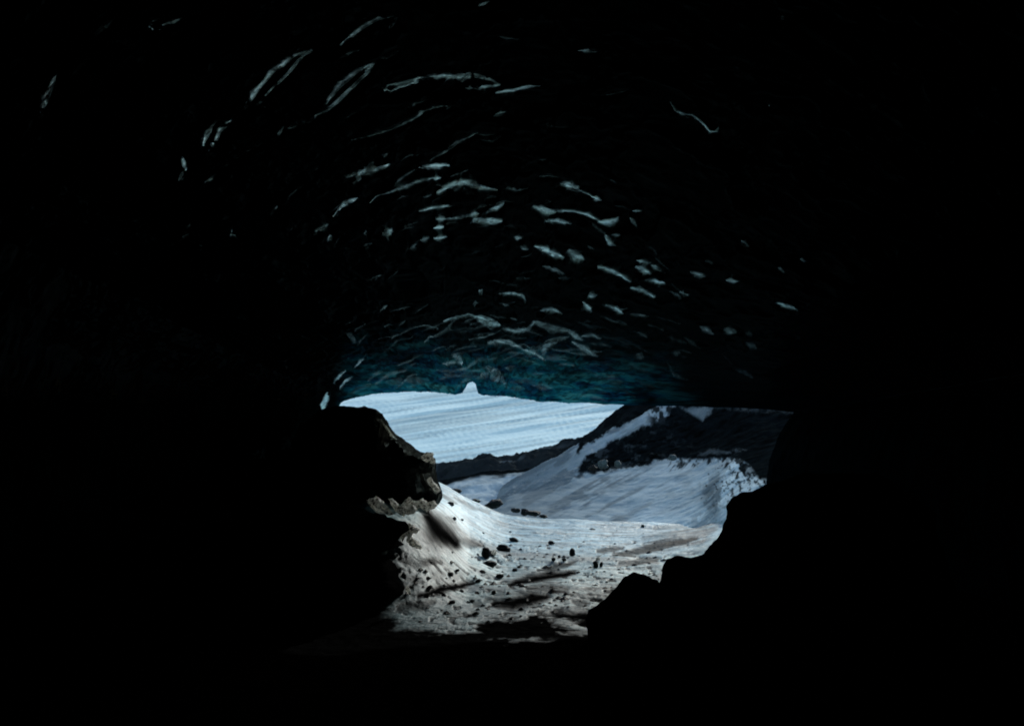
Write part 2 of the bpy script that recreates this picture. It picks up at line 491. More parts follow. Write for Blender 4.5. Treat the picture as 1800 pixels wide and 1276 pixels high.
# low scallops over the whole vault, drawn out across the tunnel
arc = phi[None, :] * 6.0
sn = fbm(arc * 1.3 + 0.5 * vnoise(arc, Yd, seed=9), Yd * 2.6, seed=21, oct=4)
crest_small = 1 - np.abs(sn)
P_c = ray_at(CX + 0 * PX, CY + 0 * PY, Yd)
inward = P_c - P
inward /= np.linalg.norm(inward, axis=-1, keepdims=True) + 1e-9
edge = smooth(0, 0.02, u)[:, None]
amp = 0.05 + 0.05 * smooth(17, 9, Yd)
ripple = 0.028 * smooth(12.5, 16, Yd) * fbm(arc * 4.5 + vnoise(arc * 2, Yd * 3, seed=19), Yd * 6.5, seed=23, oct=4, gain=.6)
P = P + inward * ((disp + (1 - .85 * flat_mask) * (amp * (sn * 0.8 + crest_small ** 6 * 0.5) + ripple)) * edge)[..., None]
lit = np.clip(1.0 * smooth(10.8, 16.2, Yd) * smooth(560, 685, PY + 26 * fbm(PX / 45, PY / 22, seed=63)) * (1 - smooth(716, 735, PY)) * (1 - smooth(900, 1260, PX)) * smooth(585, 640, PX + 0 * PY)
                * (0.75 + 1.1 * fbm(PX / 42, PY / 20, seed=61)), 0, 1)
lit = lit * (.42 + 1.2 * smooth(-.28, .26, fbm(arc * 5.0 + vnoise(arc * 2, Yd * 3, seed=19), Yd * 8.0 + .6 * arc, seed=25, oct=4, gain=.6)))  # thin lip ice with light shining through painted in, dying away inward
# outer snout of the glacier: rows in front of the lip
first = ray_at(CX + (rho_m + 60) * np.cos(phi), CY - (rho_m + 60) * np.sin(phi), YM)
c0 = ray_at(CX, CY, YM)
front = []
for sc_, dy in ((9, -14.0), (6, -5.0), (3.4, -1.2), (2.2, -.2), (1.6, .2), (1.25, .42)):
    q = c0 + (first - c0) * np.array([1 + (sc_ - 1) * 0.45, 1, sc_])
    q[:, 1] = YM + dy
    front.append(q)
for dpx, dy in ((60, .42), (26, .42), (10, .34), (3, .16)):
    front.append(ray_at(CX + (rho_j + dpx) * np.cos(phi), CY - (rho_j + dpx) * np.sin(phi), YM + dy))
last = P[-1]
cl = np.array([0.3, 0, EYE])
back = []
for y, s_ in ((4.0, 1.04), (1.5, 1.06), (-1.5, 1.06), (-4.5, 1.0), (-7.5, .86), (-9.5, .6), (-10.5, .3), (-10.8, .01)):
    q = cl + (last - cl) * s_
    q[:, 1] = y + 0.25 * fbm(phi * 5, phi * 0 + y, seed=77)
    back.append(q)
FULL = np.concatenate([np.array(front), P, np.array(back)], 0)
nf, nb = len(front), len(back)
z_ = lambda n: np.zeros((n, NC))
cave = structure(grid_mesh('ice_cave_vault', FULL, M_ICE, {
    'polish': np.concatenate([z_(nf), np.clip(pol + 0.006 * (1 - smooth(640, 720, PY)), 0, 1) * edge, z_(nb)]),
    'lit': np.concatenate([z_(nf) + 0.4, np.clip(lit, 0, 1), z_(nb)])}))

# ------------------------------------------------------------------ cave floor of drifted snow
TX = [300, 560, 650, 700, 740, 780, 830, 900, 1000, 1100, 1200, 1260, 1320, 1500]
TY = [6.0, 8.0, 10.0, 11.5, 13.5, 15.0, 17.0, 20.0, 23.0]
TP = [  # photo row of the floor at (distance, column)
 [1385] * 14,
 [1230] * 14,
 [1140] * 14,
 [1086, 1086, 1086, 1087, 1088, 1089, 1089, 1089, 1089, 1089, 1088, 1086, 1084, 1080],
 [985, 940, 915, 925, 952, 1005, 1038, 1038, 1038, 1038, 1036, 1034, 1030, 1020],
 [900, 880, 876, 880, 892, 940, 990, 1010, 1010, 1009, 1003, 990, 975, 950],
 [890, 868, 864, 868, 880, 905, 958, 978, 979, 978, 966, 948, 925, 900],
 [880, 856, 852, 856, 862, 876, 910, 938, 944, 946, 938, 922, 895, 860],
 [850, 830, 826, 828, 836, 854, 881, 904, 913, 918, 922, 905, 870, 840]]
TP = np.array(TP, float)
cols = np.concatenate([np.linspace(-900, 520, 60)[:-1], np.linspace(520, 1460, 720), np.linspace(1460, 2700, 60)[1:]])
rows = np.concatenate([np.linspace(-12, 6, 24)[:-1], 1.0 / np.linspace(1 / 6.0, 1 / 23.0, 520), 23 + np.linspace(0.12, 1, 40) ** 1.5 * 22])
GX, GY = np.meshgrid(cols, rows)
yq = np.clip(rows, 6, 23)
tmp = np.stack([catmull(TX, TP[k], cols) for k in range(len(TY))])            # (9, ncol)
# interpolate height rather than row so distances blend
hz = np.stack([ray_at(cols, tmp[k], TY[k])[:, 2] for k in range(len(TY))])
FZ = np.stack([catmull(TY, hz[:, c], yq) for c in range(len(cols))], 1)
drop = np.clip(GY - 23, 0, None)
FZ = FZ - 0.30 * drop - 0.012 * drop ** 2
FXw = (GX - 900) / F * np.maximum(GY, 6.0)
nz = 0.06 * fbm(FXw * 0.6, GY * 0.6, seed=101, oct=4, gain=.42) + 0.022 * fbm(FXw * 2.2 + GY * 0.6, GY * 2.4, seed=111, oct=5, gain=.6)
# drawn-out sastrugi running across the floor
nz += 0.035 * np.abs(fbm(FXw * 0.55 - 0.1 * GY, GY * 1.7 + 0.25 * FXw, seed=131, oct=4)) * smooth(9, 13, GY)
FZ = FZ + nz * (1 - smooth(22.5, 24.5, GY) * 0.5)
FP = np.stack([FXw, GY, FZ], -1)
fx, fy = project(FP)
# dark marks painted into the snow cover, some as shade of hollows (photo pixels, half width, strength)
DARK_MARKS = [
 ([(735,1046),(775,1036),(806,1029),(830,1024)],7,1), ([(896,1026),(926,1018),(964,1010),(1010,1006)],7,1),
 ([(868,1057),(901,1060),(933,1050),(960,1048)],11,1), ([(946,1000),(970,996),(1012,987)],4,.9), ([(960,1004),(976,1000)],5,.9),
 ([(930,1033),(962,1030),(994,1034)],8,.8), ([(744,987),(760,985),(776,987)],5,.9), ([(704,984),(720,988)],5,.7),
 ([(752,906),(770,932),(800,953)],21,1), ([(745,900),(765,906),(800,935)],4,.7), ([(800,950),(845,958)],7,.8), ([(770,905),(820,940)],3,.5), ([(700,982),(735,990),(775,986)],6,.8), ([(775,868),(800,884)],4,.7), ([(795,872),(830,892),(860,900)],3,.5), ([(786,910),(800,917)],5,.7),  # the broad stroke paints the shade in the left hollow
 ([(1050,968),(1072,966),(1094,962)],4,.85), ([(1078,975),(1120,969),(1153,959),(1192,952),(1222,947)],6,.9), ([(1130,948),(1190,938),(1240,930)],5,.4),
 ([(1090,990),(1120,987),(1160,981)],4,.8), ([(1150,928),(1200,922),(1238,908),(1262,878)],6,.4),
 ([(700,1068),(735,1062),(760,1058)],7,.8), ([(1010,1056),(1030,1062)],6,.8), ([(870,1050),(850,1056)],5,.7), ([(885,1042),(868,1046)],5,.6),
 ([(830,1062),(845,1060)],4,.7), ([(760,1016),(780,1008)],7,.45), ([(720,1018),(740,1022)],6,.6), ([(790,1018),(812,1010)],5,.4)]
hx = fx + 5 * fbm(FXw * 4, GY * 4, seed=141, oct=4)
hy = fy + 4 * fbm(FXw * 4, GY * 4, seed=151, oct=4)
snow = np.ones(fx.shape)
for line, w, s in DARK_MARKS:
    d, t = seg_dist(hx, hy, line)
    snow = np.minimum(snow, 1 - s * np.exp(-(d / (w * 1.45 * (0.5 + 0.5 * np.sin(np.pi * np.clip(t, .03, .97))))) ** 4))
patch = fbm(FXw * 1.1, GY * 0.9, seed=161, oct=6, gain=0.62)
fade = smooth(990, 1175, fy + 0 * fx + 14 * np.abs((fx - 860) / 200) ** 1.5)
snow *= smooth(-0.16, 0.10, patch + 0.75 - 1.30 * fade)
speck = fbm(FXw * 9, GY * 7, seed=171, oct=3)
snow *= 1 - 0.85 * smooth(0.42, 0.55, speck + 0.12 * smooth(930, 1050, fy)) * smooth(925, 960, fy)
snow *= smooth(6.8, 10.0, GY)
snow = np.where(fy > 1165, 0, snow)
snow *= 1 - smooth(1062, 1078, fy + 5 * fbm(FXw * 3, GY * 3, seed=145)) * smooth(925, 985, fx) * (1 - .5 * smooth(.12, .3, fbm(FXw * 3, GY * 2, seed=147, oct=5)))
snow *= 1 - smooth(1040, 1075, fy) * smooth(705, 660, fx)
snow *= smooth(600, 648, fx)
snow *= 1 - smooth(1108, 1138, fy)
RIM = [(1340, 856), (1308, 862), (1288, 878), (1280, 905), (1272, 940), (1238, 974), (1200, 977), (1170, 984)]
rd, _ = seg_dist(fx + 6 * fbm(FXw * 5, GY * 5, seed=195, oct=4), fy, RIM)
rim_light = smooth(17, 9, rd) * (fx > 1120)  # bright edge of the bank, its light painted in as whiter snow
trough_shade = smooth(13, 22, rd) * smooth(58, 30, rd) * smooth(1120, 1190, fx)  # shade of the trough beside it, painted through the dirt mask
FP[..., 2] -= 0.012 * (1 - snow) * smooth(8, 12, GY)
lines = fbm(FXw * 0.5, GY * 4.5 + FXw * .3, seed=191, oct=5, gain=.65)
dirt_shade = np.clip(.6 * smooth(0.0, .38, lines) + 0.65 * smooth(-0.05, 0.40, fbm(FXw * 0.5 + 3, GY * 2.2 + FXw * .35, seed=181, oct=6, gain=.6)) * smooth(900, 950, fy) + 0.5 * smooth(985, 1060, fy)
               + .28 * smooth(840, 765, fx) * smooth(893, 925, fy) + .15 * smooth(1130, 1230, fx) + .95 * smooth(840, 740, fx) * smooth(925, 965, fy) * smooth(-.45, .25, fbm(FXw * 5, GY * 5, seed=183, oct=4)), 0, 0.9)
dirt_shade = np.clip(dirt_shade * (1 - .95 * rim_light) + .75 * trough_shade * smooth(-.35, .25, fbm(FXw * .8, GY * 5, seed=197, oct=5)), 0, .92)
snow = np.clip(snow + rim_light * smooth(.25, -.1, fbm(FXw * 8, GY * 8, seed=199, oct=4)), 0, 1)
structure(grid_mesh('cave_floor', FP, M_FLOOR, {'snow': snow, 'dirt_shade': dirt_shade}))

# ------------------------------------------------------------------ terrain outside
def sheet(name, mat, cols, rowsdef, nrows, noise, attrs):
    """terrain from control curves: rowsdef = list of (px list, py list, distance list), near to far"""
    C = np.asarray(cols, float)
    py = np.stack([catmull(r[0], r[1], C) for r in rowsdef])
    Yc = np.stack([catmull(r[0], r[2], C) for r in rowsdef])
    k = np.linspace(0, len(rowsdef) - 1, nrows)
    kk = np.arange(len(rowsdef))
    H = np.stack([ray_at(C, py[i], Yc[i])[:, 2] for i in range(len(rowsdef))])
    Y2 = np.stack([np.interp(k, kk, Yc[:, c]) for c in range(len(C))], 1)
    Z2 = np.stack([catmull(kk, H[:, c], k) for c in range(len(C))], 1)
    X2 = (C[None, :] - 900) / F * (Y2 * CT + (Z2 - EYE) * ST)
    Pt = np.stack([X2, Y2, Z2], -1)
    Pt = Pt + noise(Pt, k[:, None] / (len(rowsdef) - 1))
    qx, qy = project(Pt)
    return grid_mesh(name, Pt, mat, attrs(Pt, qx, qy))

# far streaked snow slope
def n_field(Pt, k):
    qx, qy = project(Pt)
    t = qy + 0.155 * qx + 0.00004 * (qx - 900) ** 2
    st = fbm(t / 5.5, qx / 300.0, seed=201, oct=5, gain=.62)
    o = np.zeros(Pt.shape)
    o[..., 2] = 0.4 * st * (Pt[..., 1] / 150.0) + 2.0 * fbm(Pt[..., 0] / 60, Pt[..., 1] / 60, seed=205)
    return o
def a_field(Pt, qx, qy):
    t = qy + 0.155 * qx + 0.00004 * (qx - 900) ** 2
    st = fbm(t / 4.0, qx / 260.0, seed=211, oct=5, gain=.65) + 0.35 * fbm(t / 30.0, qx / 400, seed=213)
    return {'snow': np.ones(qx.shape), 'dirt_shade': np.clip(0.40 * smooth(-0.02, 0.40, st), 0, .8)}
fr = [400, 900, 1500]
structure(sheet('snowfield', M_FIELD, np.linspace(300, 1700, 700),
    [(fr, [960, 950, 940], [85, 85, 85]), (fr, [850, 835, 800], [110, 110, 110]), (fr, [690, 670, 640], [190, 190, 190]), (fr, [600, 580, 560], [300, 300, 300]), (fr, [640, 640, 640], [420, 420, 420])],
    560, n_field, a_field))

# dark moraine ridge below it
def n_rock(a, s, seed):
    def f(Pt, k):
        o = np.zeros(Pt.shape)
        o[..., 2] = a * fbm(Pt[..., 0] / s, Pt[..., 1] / s, seed=seed, oct=6, gain=.6)
        return o
    return f
top = [(600, 850), (700, 840), (765, 824), (800, 815), (830, 810), (880, 801), (930, 791), (970, 779), (1010, 766), (1050, 748), (1105, 712), (1160, 675), (1300, 620), (1500, 600)]
tx, ty = [p[0] for p in top], [p[1] + float(np.interp(p[0], [930, 1030, 1200], [0, 8, 14])) for p in top]
n = len(tx)
def a_mor(Pt, qx, qy):
    s = smooth(0.28, 0.5, fbm(Pt[..., 0] / 3.0, Pt[..., 1] / 3.0, seed=231, oct=5))
    return {'snow': (0.05 + 0.22 * s) * (1 - .93 * smooth(930, 1030, qx)), 'dirt_shade': np.full(qx.shape, .5)}
structure(sheet('moraine', M_HILL, np.linspace(600, 1500, 500),
    [(tx, [y + 130 for y in ty], [56] * n), (tx, [y + 22 for y in ty], [64] * n), (tx, ty, [70] * n), (tx, [y + 30 for y in ty], [76] * n), (tx, [y + 160 for y in ty], [86] * n)],
    120, n_rock(0.9, 2.6, 221), a_mor))

# snow patch on the valley floor
vx = [650, 760, 800, 850, 890, 950, 1100]
def a_val(Pt, qx, qy):
    e = 5 * fbm(Pt[..., 0] / 1.6, Pt[..., 1] / 4, seed=243, oct=4)
    s = smooth(-3, 3, qy + e - np.interp(qx, [700, 778, 800, 850, 885, 893, 960], [870, 856, 846, 839, 838, 834, 830])) * smooth(-4, 4, qx - 779 + e)
    return {'snow': s, 'dirt_shade': np.clip(.35 + .3 * fbm(Pt[..., 0] / 2, Pt[..., 1] / 3, seed=245), 0, 1)}
structure(sheet('valley', M_HILL, np.linspace(650, 1100, 260),
    [(vx, [960] * 7, [36] * 7), (vx, [900, 888, 885, 882, 880, 878, 875], [42] * 7), (vx, [862, 852, 843, 836, 832, 828, 820], [52] * 7), (vx, [858, 848, 839, 832, 828, 824, 816], [60] * 7)],
    160, n_rock(0.25, 1.5, 241), a_val))

# right-hand hillside, scree with snow lying on it
hp = [(830, 905), (850, 893), (885, 856), (900, 846), (930, 831), (960, 815), (985, 802), (1010, 788), (1040, 772), (1070, 757), (1100, 742), (1130, 728), (1160, 712), (1220, 690), (1320, 660), (1500, 620)]
hx_, hy_ = [p[0] for p in hp], [p[1] for p in hp]
def near(px):   # distance of the slope's foot
    return float(np.interp(px, [830, 1100, 1200, 1300, 1360, 1500], [27, 25, 22.5, 18.5, 16.0, 15.0]))
def foot(px):   # photo row of the slope's foot
    return float(np.interp(px, [830, 900, 1000, 1100, 1180, 1240, 1290, 1340, 1500], [915, 918, 925, 930, 930, 925, 905, 880, 860]))
def lerp_rows(f):
    px = hx_
    return (px, [foot(p) + (hy_[i] - foot(p)) * f for i, p in enumerate(px)], [near(p) + (46 - near(p)) * f ** 1.15 for p in px])
def n_hill(Pt, k):
    o = np.zeros(Pt.shape)
    rough = smooth(0.5, 0.62, k + 0.1 * fbm(Pt[..., 0] / 2, Pt[..., 1] / 2, seed=250))
    o[..., 2] = (0.10 + 0.25 * rough) * fbm(Pt[..., 0] / 1.5, Pt[..., 1] / 1.5, seed=251, oct=6, gain=.6)
    t = Pt[..., 0] * 0.75 + Pt[..., 1] * 0.25
    o[..., 2] += 0.04 * fbm(t / 0.5, Pt[..., 1] / 5.0, seed=255, oct=4)
    return o * smooth(0.0, 0.04, k)[..., None]
def a_hill(Pt, qx, qy):
    e = 11 * fbm(qx / 22, qy / 16, seed=261, oct=6, gain=.68)
    rag = fbm(qx / 7.0, qy / 7.0, seed=267, oct=4, gain=.7)
    spikes = 16 * np.abs(fbm((qx + 0.55 * qy) / 22.0, qy / 140.0, seed=263, oct=3))
    X, Yq = qx + e * .7, qy + e * .6
    rock = poly_mask(X, Yq, [(1012, 828), (1030, 800), (1062, 782), (1110, 760), (1160, 738), (1185, 716), (1460, 600), (1520, 780), (1460, 900), (1342, 862), (1334, 842), (1318, 818),
                             (1296, 806), (1240, 808), (1210, 806), (1170, 806), (1120, 818), (1085, 826), (1045, 833)], 3)
    sp = (qx + 0.75 * qy) / 9.0
    hang = 808 + 44 * np.clip(fbm(sp, qy / 90.0, seed=263, oct=4, gain=.6) + .25, 0, 1) * smooth(1135, 1160, qx) * (1 - .5 * smooth(1180, 1215, qx) * (1 - smooth(1240, 1265, qx)))
    tongue = smooth(4, -4, qy + .35 * e - hang) * smooth(1130, 1150, qx) * (1 - smooth(1300, 1335, qx))
    rock = np.maximum(rock, .95 * tongue * smooth(-.45, .05, fbm(qx / 7, qy / 9, seed=265, oct=4)))
    rock = np.maximum(rock, 0.35 * poly_mask(X, Yq, [(1230, 850), (1290, 815), (1305, 825), (1275, 870), (1262, 905), (1240, 925), (1190, 928), (1240, 900)], 5) * smooth(-.2, .25, fbm(qx / 10, qy / 12, seed=266, oct=4)))
    snow = 1 - rock
    snow = np.maximum(snow, .45 * poly_mask(X, Yq, [(1198, 717), (1252, 716), (1245, 728), (1233, 738), (1222, 730)], 3))
    snow = np.maximum(snow, .10 * poly_mask(X, Yq, [(1250, 715), (1400, 720), (1400, 726), (1300, 723)], 3))
    snow = np.maximum(snow, .16 * poly_mask(X, Yq, [(1225, 800), (1250, 791), (1320, 791), (1290, 797)], 3))
    thr = .50 - .50 * smooth(1215, 1310, qx)
    snow = snow * (1 - .9 * smooth(thr, thr + .14, rag) * smooth(1205, 1225, qx) * (1 - .6 * smooth(860, 900, qy)))
    tip = poly_mask(qx + 9 * rag, qy + 9 * fbm(qx / 8, qy / 8, seed=269, oct=4, gain=.7), [(1272, 832), (1288, 808), (1296, 818), (1304, 832), (1316, 842), (1336, 842), (1340, 858), (1320, 872), (1285, 880), (1262, 900), (1268, 860)], 2)
    snow = np.maximum(snow, tip * smooth(.30, .02, rag))
    snow *= 1 - .8 * poly_mask(X, Yq, [(1008, 838), (1022, 822), (1036, 822), (1018, 842)], 3)
    # the dark crag along the upper edge
    crag = poly_mask(X, Yq, [(1010, 800), (1020, 772), (1052, 752), (1095, 722), (1130, 700), (1158, 708), (1112, 736), (1080, 756), (1050, 772), (1030, 784)], 2)
    snow *= 1 - crag
    snow = np.maximum(snow, .10 * smooth(.1, .5, fbm(qx / 14, qy / 8, seed=268, oct=6, gain=.7)) * smooth(1260, 1060, qx))
    st = fbm((qx * .55 + qy) / 9.0, (qx - qy) / 120.0, seed=271, oct=5, gain=.6)
    dirt_shade = .12 + .55 * smooth(-.05, .45, .7 * st + .5 * fbm(qx / 30, qy / 24, seed=273, oct=5)) * (1 - .6 * smooth(1040, 1200, qx)) + .42 * smooth(1110, 930, qx)
    rd, _ = seg_dist(qx + 5 * rag, qy, RIM)
    dirt_shade += .24 + .5 * smooth(14, 24, rd) * smooth(62, 34, rd) * smooth(1140, 1200, qx) * smooth(-.4, .2, fbm((qx + qy) / 8, (qx - qy) / 50, seed=275, oct=4))  # trough shade painted into the slope along with its dirt
    snow = np.maximum(snow, smooth(18, 8, rd) * smooth(.3, 0, rag))
    dirt_shade *= (1 - .95 * tip) * (1 - .95 * smooth(18, 9, rd))  # rim and tip whitened, their light painted into the snow
    dirt_shade *= 1 - .8 * smooth(880, 925, qy) * smooth(1080, 1160, qx)
    return {'snow': snow, 'dirt_shade': np.clip(dirt_shade, 0, .9)}
structure(sheet('hillside', M_HILL, np.linspace(832, 1500, 720),
    [(hx_, [foot(p) + 60 for p in hx_], [near(p) - .4 for p in hx_]), lerp_rows(0.0), lerp_rows(.25), lerp_rows(.5), lerp_rows(.75), lerp_rows(1.0),
     (hx_, [y + 60 for y in hy_], [56] * len(hx_))], 460, n_hill, a_hill))

# land all round, out to the horizon
g = np.linspace(-1, 1, 81)
gx, gy = np.meshgrid(np.sign(g) * np.abs(g) ** 3 * 4000, np.sign(g) * np.abs(g) ** 3 * 4000)
gz = -12 + 3 * fbm(gx / 40, gy / 40, seed=301) - 0.0 * gx
structure(grid_mesh('ground', np.stack([gx, gy, gz], -1), M_HILL, {'snow': smooth(-.2, .2, fbm(gx / 15, gy / 15, seed=303)), 'dirt_shade': np.full(gx.shape, .4)}))

# ------------------------------------------------------------------ rocks
def rock(name, outline, centre, Y0, thick, mat, label, cat='rock', group=None, n=420, lat=40, jag=3.0, seed=1, rough=0.10, attrs=None):
    """boulder whose visible outline is given in photo pixels; swells to `thick` metres in front and behind"""
    ol = np.asarray(outline, float)
    ol = np.vstack([ol, ol[:1]])
    L = np.concatenate([[0], np.cumsum(np.hypot(*np.diff(ol, axis=0).T))])
    s = np.linspace(0, L[-1], n, endpoint=False)
    ox, oy = np.interp(s, L, ol[:, 0]), np.interp(s, L, ol[:, 1])
    j = jag * (fbm(s / 30.0, s * 0 + seed, seed=seed, oct=4, gain=.65) + .5 * fbm(s / 9.0, s * 0 + seed, seed=seed + 9, oct=3, gain=.7))
    cx, cy = centre
    r = np.hypot(ox - cx, oy - cy)
    ox, oy = ox + (ox - cx) / r * j, oy + (oy - cy) / r * j
    la = np.linspace(-math.pi / 2, math.pi / 2, lat)
    c = np.cos(la)[:, None] ** 0.8
    px = cx + (ox - cx)[None, :] * c
    py = cy + (oy - cy)[None, :] * c
    dep = Y0 + thick * np.sin(la)[:, None] + 0 * px
    Pt = ray_at(px, py, dep)
    nn = fbm(Pt[..., 0] * 2.2, Pt[..., 1] * 2.2, Pt[..., 2] * 2.2 + .01, seed=seed + 5, oct=5, gain=.55)
    Pt[..., 1] += rough * thick * 2 * nn * (np.cos(la)[:, None] > .2)
    o = grid_mesh(name, Pt - ray_at(cx, cy, Y0)[None, None, :], mat, attrs(Pt) if attrs else None, close=True)
    o.location = ray_at(cx, cy, Y0)
    return tag(o, label, cat, group)

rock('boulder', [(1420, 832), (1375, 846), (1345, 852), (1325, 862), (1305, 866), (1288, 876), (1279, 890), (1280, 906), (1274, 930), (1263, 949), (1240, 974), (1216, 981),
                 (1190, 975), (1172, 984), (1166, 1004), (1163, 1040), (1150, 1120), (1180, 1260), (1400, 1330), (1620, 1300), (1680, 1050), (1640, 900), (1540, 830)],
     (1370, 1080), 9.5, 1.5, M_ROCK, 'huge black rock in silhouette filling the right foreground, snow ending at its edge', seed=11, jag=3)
rock('boulder', [(1156, 1020), (1148, 1018), (1136, 1010), (1116, 1006), (1098, 1016), (1082, 1036), (1068, 1052), (1052, 1064), (1036, 1074), (1030, 1090), (1034, 1120), (1040, 1180), (1090, 1230), (1200, 1200), (1210, 1080)],
     (1110, 1110), 9.2, 0.8, M_ROCK, 'low black rock with a rounded hump just left of the huge right rock', seed=12, jag=2)
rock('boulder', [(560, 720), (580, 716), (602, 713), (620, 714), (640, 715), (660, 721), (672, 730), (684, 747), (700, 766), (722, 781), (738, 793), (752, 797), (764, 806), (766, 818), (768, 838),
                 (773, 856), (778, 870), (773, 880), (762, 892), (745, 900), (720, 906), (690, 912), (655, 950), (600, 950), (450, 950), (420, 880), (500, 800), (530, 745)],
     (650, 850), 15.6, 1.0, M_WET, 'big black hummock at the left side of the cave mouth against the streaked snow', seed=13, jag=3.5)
rock('boulder', [(660, 902), (690, 908), (716, 918), (722, 930), (708, 938), (700, 948), (712, 956), (694, 962), (672, 966), (664, 974), (692, 984), (700, 1000), (706, 1020), (722, 1036), (730, 1052), (712, 1066),
                 (700, 1090), (640, 1150), (520, 1180), (380, 1150), (330, 1030), (400, 920), (520, 880), (610, 884)],
     (560, 1010), 12.6, 1.0, M_ROCK, 'black jagged rock on the left of the snowy floor, below the hummock', seed=14, jag=5)

# loose stones on the snow
def stone(px, py, w, h, label, mat=M_STONE, Y=None, seed=0, cat='stone', group='dark stones scattered on the snowy floor', craggy=.62, tilt=.15):
    """stone standing with its foot at photo pixel (px, py); w, h in photo pixels"""
    if Y is None:
        i = np.argmin((fx[20:560] - px) ** 2 + (fy[20:560] - py) ** 2)
        base = FP[20:560].reshape(-1, 3)[i]
        Y = base[1]
    base = ray_at(px, py, Y)
    W_, H_ = w * Y / F / 2, h * Y / F / 2
    th = np.linspace(0, 2 * math.pi, 28, endpoint=False)[None, :]
    la = np.linspace(-math.pi / 2, math.pi / 2, 16)[:, None]
    d = np.stack([np.cos(la) * np.cos(th), np.cos(la) * np.sin(th), np.sin(la) + 0 * th], -1)
    r = 1 + craggy * fbm(d[..., 0] * 1.4 + seed, d[..., 1] * 1.4, d[..., 2] * 1.4 + .013 + seed * 3, seed=400 + seed, oct=5, gain=.62)
    Q = d * r[..., None]
    Q = np.sign(Q) * np.abs(Q) ** 0.95 * np.array([W_, max(W_ * .8, H_ * .7), H_])
    o = grid_mesh(cat.replace(' ', '_'), Q, mat, close=True)
    o.location = base + np.array([0, 0, H_ * .75])
    o.rotation_euler = (0, tilt * math.sin(seed * 7), 0.5 * math.sin(seed * 1.3))
    return tag(o, label, cat, group)

S = [
 (855, 980, 15, 20, 'tall dark stone with a sunlit snow edge, leftmost of the central trio'),
 (886, 970, 24, 14, 'widest dark stone, in the middle of the central trio on the snow'),
 (903, 952, 16, 9, 'flat dark stone up right of the widest stone of the trio'),
 (860, 994, 24, 10, 'flat dark stone directly below the tall stone of the central trio'),
 (804, 1004, 7, 5, 'lone small stone on clean snow left of the flat dark stone'),
 (840, 1023, 9, 6, 'small stone at the right tip of the long dark streak'),
 (878, 1015, 12, 8, 'medium stone alone in the middle of the lower snow'),
 (905, 1004, 9, 6, 'small stone just above right of the medium lone stone'),
 (912, 998, 6, 4, 'tiny stone touching the upper right of a small stone'),
 (981, 938, 7, 6, 'small round stone high on the snow, nearest the far crest'),
 (969, 956, 11, 7, 'medium dark stone below the small round one near the crest'),
 (1006, 976, 10, 13, 'upright stone at the head of the right stone row'),
 (1022, 966, 14, 5, 'thin flat stone trailing right of the upright stone'),
 (992, 986, 7, 7, 'small round stone lower left of the upright stone'),
 (973, 985, 7, 6, 'leftmost small stone of the right stone row'),
 (983, 980, 5, 5, 'tiny stone between two small stones in the right row'),
 (1047, 998, 9, 13, 'tall dark stone of a standing pair beside a bright snow chip'),
 (1057, 996, 5, 10, 'narrow stone on the right of the standing pair'),
 (1130, 926, 6, 5, 'single dark stone at the right end of the bright snow'),
 (793, 888, 13, 7, 'reddish dark stone on the bright bank under the hummock'),
 (799, 914, 8, 6, 'small stone below the reddish one on the bright bank'),
 (812, 915, 6, 4, 'tiny stone right of the small one on the bright bank'),
 (792, 1012, 9, 8, 'dark stone above the long dark streak on the left'),
 (868, 1043, 8, 6, 'small stone beside the large dark mark below the trio'),
 (756, 1034, 9, 6, 'dark stone lying on the long left streak'),
 (795, 1060, 10, 6, 'dark stone on the dim grey snow near the bottom'),
 (830, 1058, 9, 5, 'flat stone right of the stone on the dim grey snow'),
 (690, 1000, 8, 7, 'dark stone at the foot of the jagged left rock'),
]
for i, (px, py, w, h, lab) in enumerate(S):
    stone(px, py, w, h, lab, seed=i + 1)
E = [
 (868, 892, 28, 15, 24.5, 'dark craggy rock half hidden behind the snow crest', M_STONE),
 (906, 900, 16, 8, 24.3, 'small dark rock on the crest between two larger crags', M_STONE),
 (938, 906, 26, 9, 24.2, 'dark jagged rock poking over the snow crest at centre', M_STONE),
 (922, 904, 14, 11, 24.4, 'pointed dark rock left of the jagged one on the crest', M_STONE),
 (955, 910, 14, 6, 24.1, 'low dark rock at the right end of the crest row', M_STONE),
 (800, 866, 22, 8, 23.4, 'low dark rock behind the left end of the bright crest', M_STONE),
 (835, 884, 18, 8, 23.6, 'dark rock along the left slope of the crest', M_STONE),
 (1060, 822, 18, 16, 33, 'pale frosted boulder on the dark scree of the hillside', M_PALE),
 (1086, 819, 12, 11, 33, 'smaller greenish grey boulder right of the pale frosted one', M_PALE),
 (1182, 808, 14, 10, 31, 'frosted rock at the top of the hillside snow', M_PALE),
 (1042, 826, 16, 9, 33, 'dark rock left of the pale frosted boulder', M_STONE),
]
for i, (px, py, w, h, Y, lab, m) in enumerate(E):
    stone(px, py, w, h, lab, m, Y, seed=60 + i, cat='rock', group='rocks on the slopes outside')

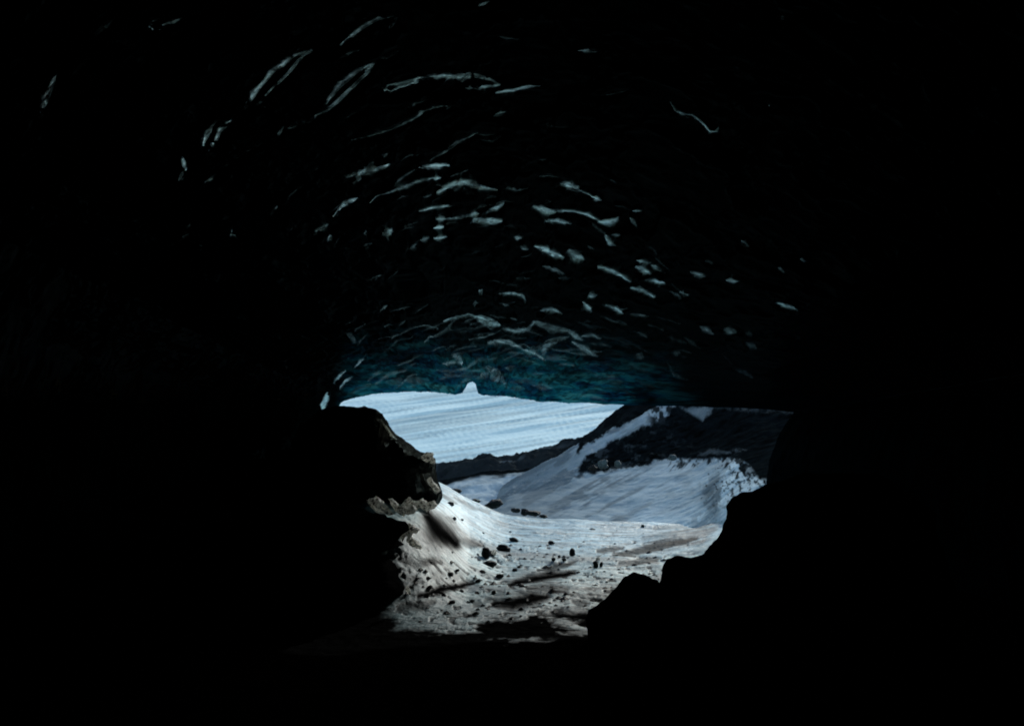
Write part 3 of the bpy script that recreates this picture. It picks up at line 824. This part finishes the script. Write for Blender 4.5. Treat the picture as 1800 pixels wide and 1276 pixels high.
# lumps of ice and snow along the foot of the hummock
def mat_lump():
    k = Mat('crusted_snow_lump')
    c = k.ramp(k.noise(24, 6, .7), [(.42, (.02, .02, .018)), (.47, (.6, .61, .57)), (.54, (.98, .98, .94))])
    k.l(c, k.b.inputs['Base Color'])
    k.b.inputs['Roughness'].default_value = .5
    nb = k.bump(k.noise(22, 8, .75), 1.0, .06)
    tr = k.n('ShaderNodeBsdfTranslucent')
    k.l(c, tr.inputs['Color'])
    k.l(nb, tr.inputs['Normal'])
    ms = k.n('ShaderNodeMixShader')
    ms.inputs[0].default_value = .75
    k.l(k.b.outputs[0], ms.inputs[1])
    k.l(tr.outputs[0], ms.inputs[2])
    k.l(ms.outputs[0], k.t.nodes['Material Output'].inputs['Surface'])
    return k.m
M_ICELUMP = mat_lump()
B = [
 (728, 958, 26, 12, 13.0, 'flat ice lump at the edge of the snow right of the jagged rock'),
 (668, 966, 22, 7, 12.0, 'thin pale ice sliver lying on the jagged black left rock'),
 (676, 973, 10, 8, 12.0, 'short ice chip just below the thin pale sliver'),
 (718, 1042, 6, 13, 11.9, 'small upright ice chip at the lower left edge of the snow'),
 (1051, 984, 7, 6, None, 'bright ice chip above the standing pair of stones'),
 (868, 975, 9, 10, None, 'bright ice chip right of the tall stone in the central trio'),
 (751, 808, 22, 14, 15.0, 'cream snow cap on the right shoulder of the black hummock'),
 (761, 814, 9, 8, 15.0, 'tiny bright snow knob at the lower end of the snow cap'),
]
for i, (px, py, w, h, Y, lab) in enumerate(B):
    stone(px, py, w, h, lab, M_ICELUMP, Y, seed=90 + i, cat='ice lump', group='ice lumps at the edge of the snow', craggy=.85, tilt=.5)

ICE = [
 ([(645,878),(652,874),(661,871),(668,878),(674,881),(683,893),(693,904),(684,907),(676,903),(664,902),(657,896),(651,888)], 13.4, 'long tilted ice block, leftmost in the row under the black hummock'),
 ([(682,877),(689,875),(697,882),(703,888),(709,890),(716,898),(710,906),(701,902),(694,896),(687,887)], 13.5, 'slanting ice block second from left under the black hummock'),
 ([(706,887),(712,880),(719,872),(723,881),(731,882),(742,877),(752,884),(761,880),(768,888),(758,893),(749,899),(739,893),(731,896),(725,903),(717,900),(710,894)], 13.6, 'ragged bright ice block in the middle of the row under the hummock'),
 ([(700,930),(706,922),(714,926),(719,918),(728,922),(738,930),(733,938),(724,936),(720,948),(713,944),(708,952),(702,944),(706,936)], 13.0, 'ragged ice block at the upper edge of the jagged left rock'),
]
for i, (ol, Y, lab) in enumerate(ICE):
    c = np.mean(ol, axis=0)
    rock('ice_block', ol, c, Y, .13, M_ICELUMP, lab, 'ice block', 'ice blocks under the hummock', n=180, lat=26, jag=4.2, seed=500 + i, rough=.22)

for i, (ol, Y, lab) in enumerate([
 ([(700,894),(708,888),(717,893),(727,888),(733,894),(728,903),(716,905),(706,902)], 13.3, 'low ice block filling the gap below the ragged bright middle block'),
 ([(750,843),(757,838),(762,846),(769,852),(774,862),(768,868),(761,860),(755,853)], 14.4, 'narrow ice streak on the lower right face of the black hummock'),
]):
    rock('ice_block', ol, np.mean(ol, axis=0), Y, .12, M_ICELUMP, lab, 'ice block', 'ice blocks under the hummock', n=140, lat=26, jag=2.6, seed=530 + i, rough=.22)
# grit strewn over the lower snow, too fine to count
verts, faces = [], []
FL2 = FP[20:560].reshape(-1, 3)
gx2, gy2 = fx[20:560].ravel(), fy[20:560].ravel()
cand = np.where((gx2 > 690) & (gx2 < 1180) & (gy2 > 930) & (gy2 < 1095))[0]
for idx in rng.choice(cand, 420, replace=False):
    x, y, z = FL2[idx]
    if rng.uniform() > math.exp(-((gy2[idx] - 1030) / 50) ** 2) + .12:
        continue
    h = rng.uniform(.012, .034) * (1.6 if rng.uniform() < .12 else 1)
    b = len(verts)
    for dx, dy, dz in ((1, 0, 0), (0, 1, 0), (-1, 0, 0), (0, -1, 0), (.1, 0, 1), (0, .1, -1)):
        q = rng.uniform(.7, 1.3)
        verts.append((x + dx * h * 1.4 * q, y + dy * h * 1.4 * q, z + dz * h * .9 * q))
    for f in ((0, 1, 4), (1, 2, 4), (2, 3, 4), (3, 0, 4), (1, 0, 5), (2, 1, 5), (3, 2, 5), (0, 3, 5)):
        faces.append(tuple(b + v for v in f))
me = bpy.data.meshes.new('gravel')
me.from_pydata(verts, [], faces)
me.materials.append(M_STONE)
o = bpy.data.objects.new('gravel', me)
col.objects.link(o)
o['kind'] = 'stuff'
tag(o, 'fine dark grit strewn over the lower snow of the cave floor', 'gravel')
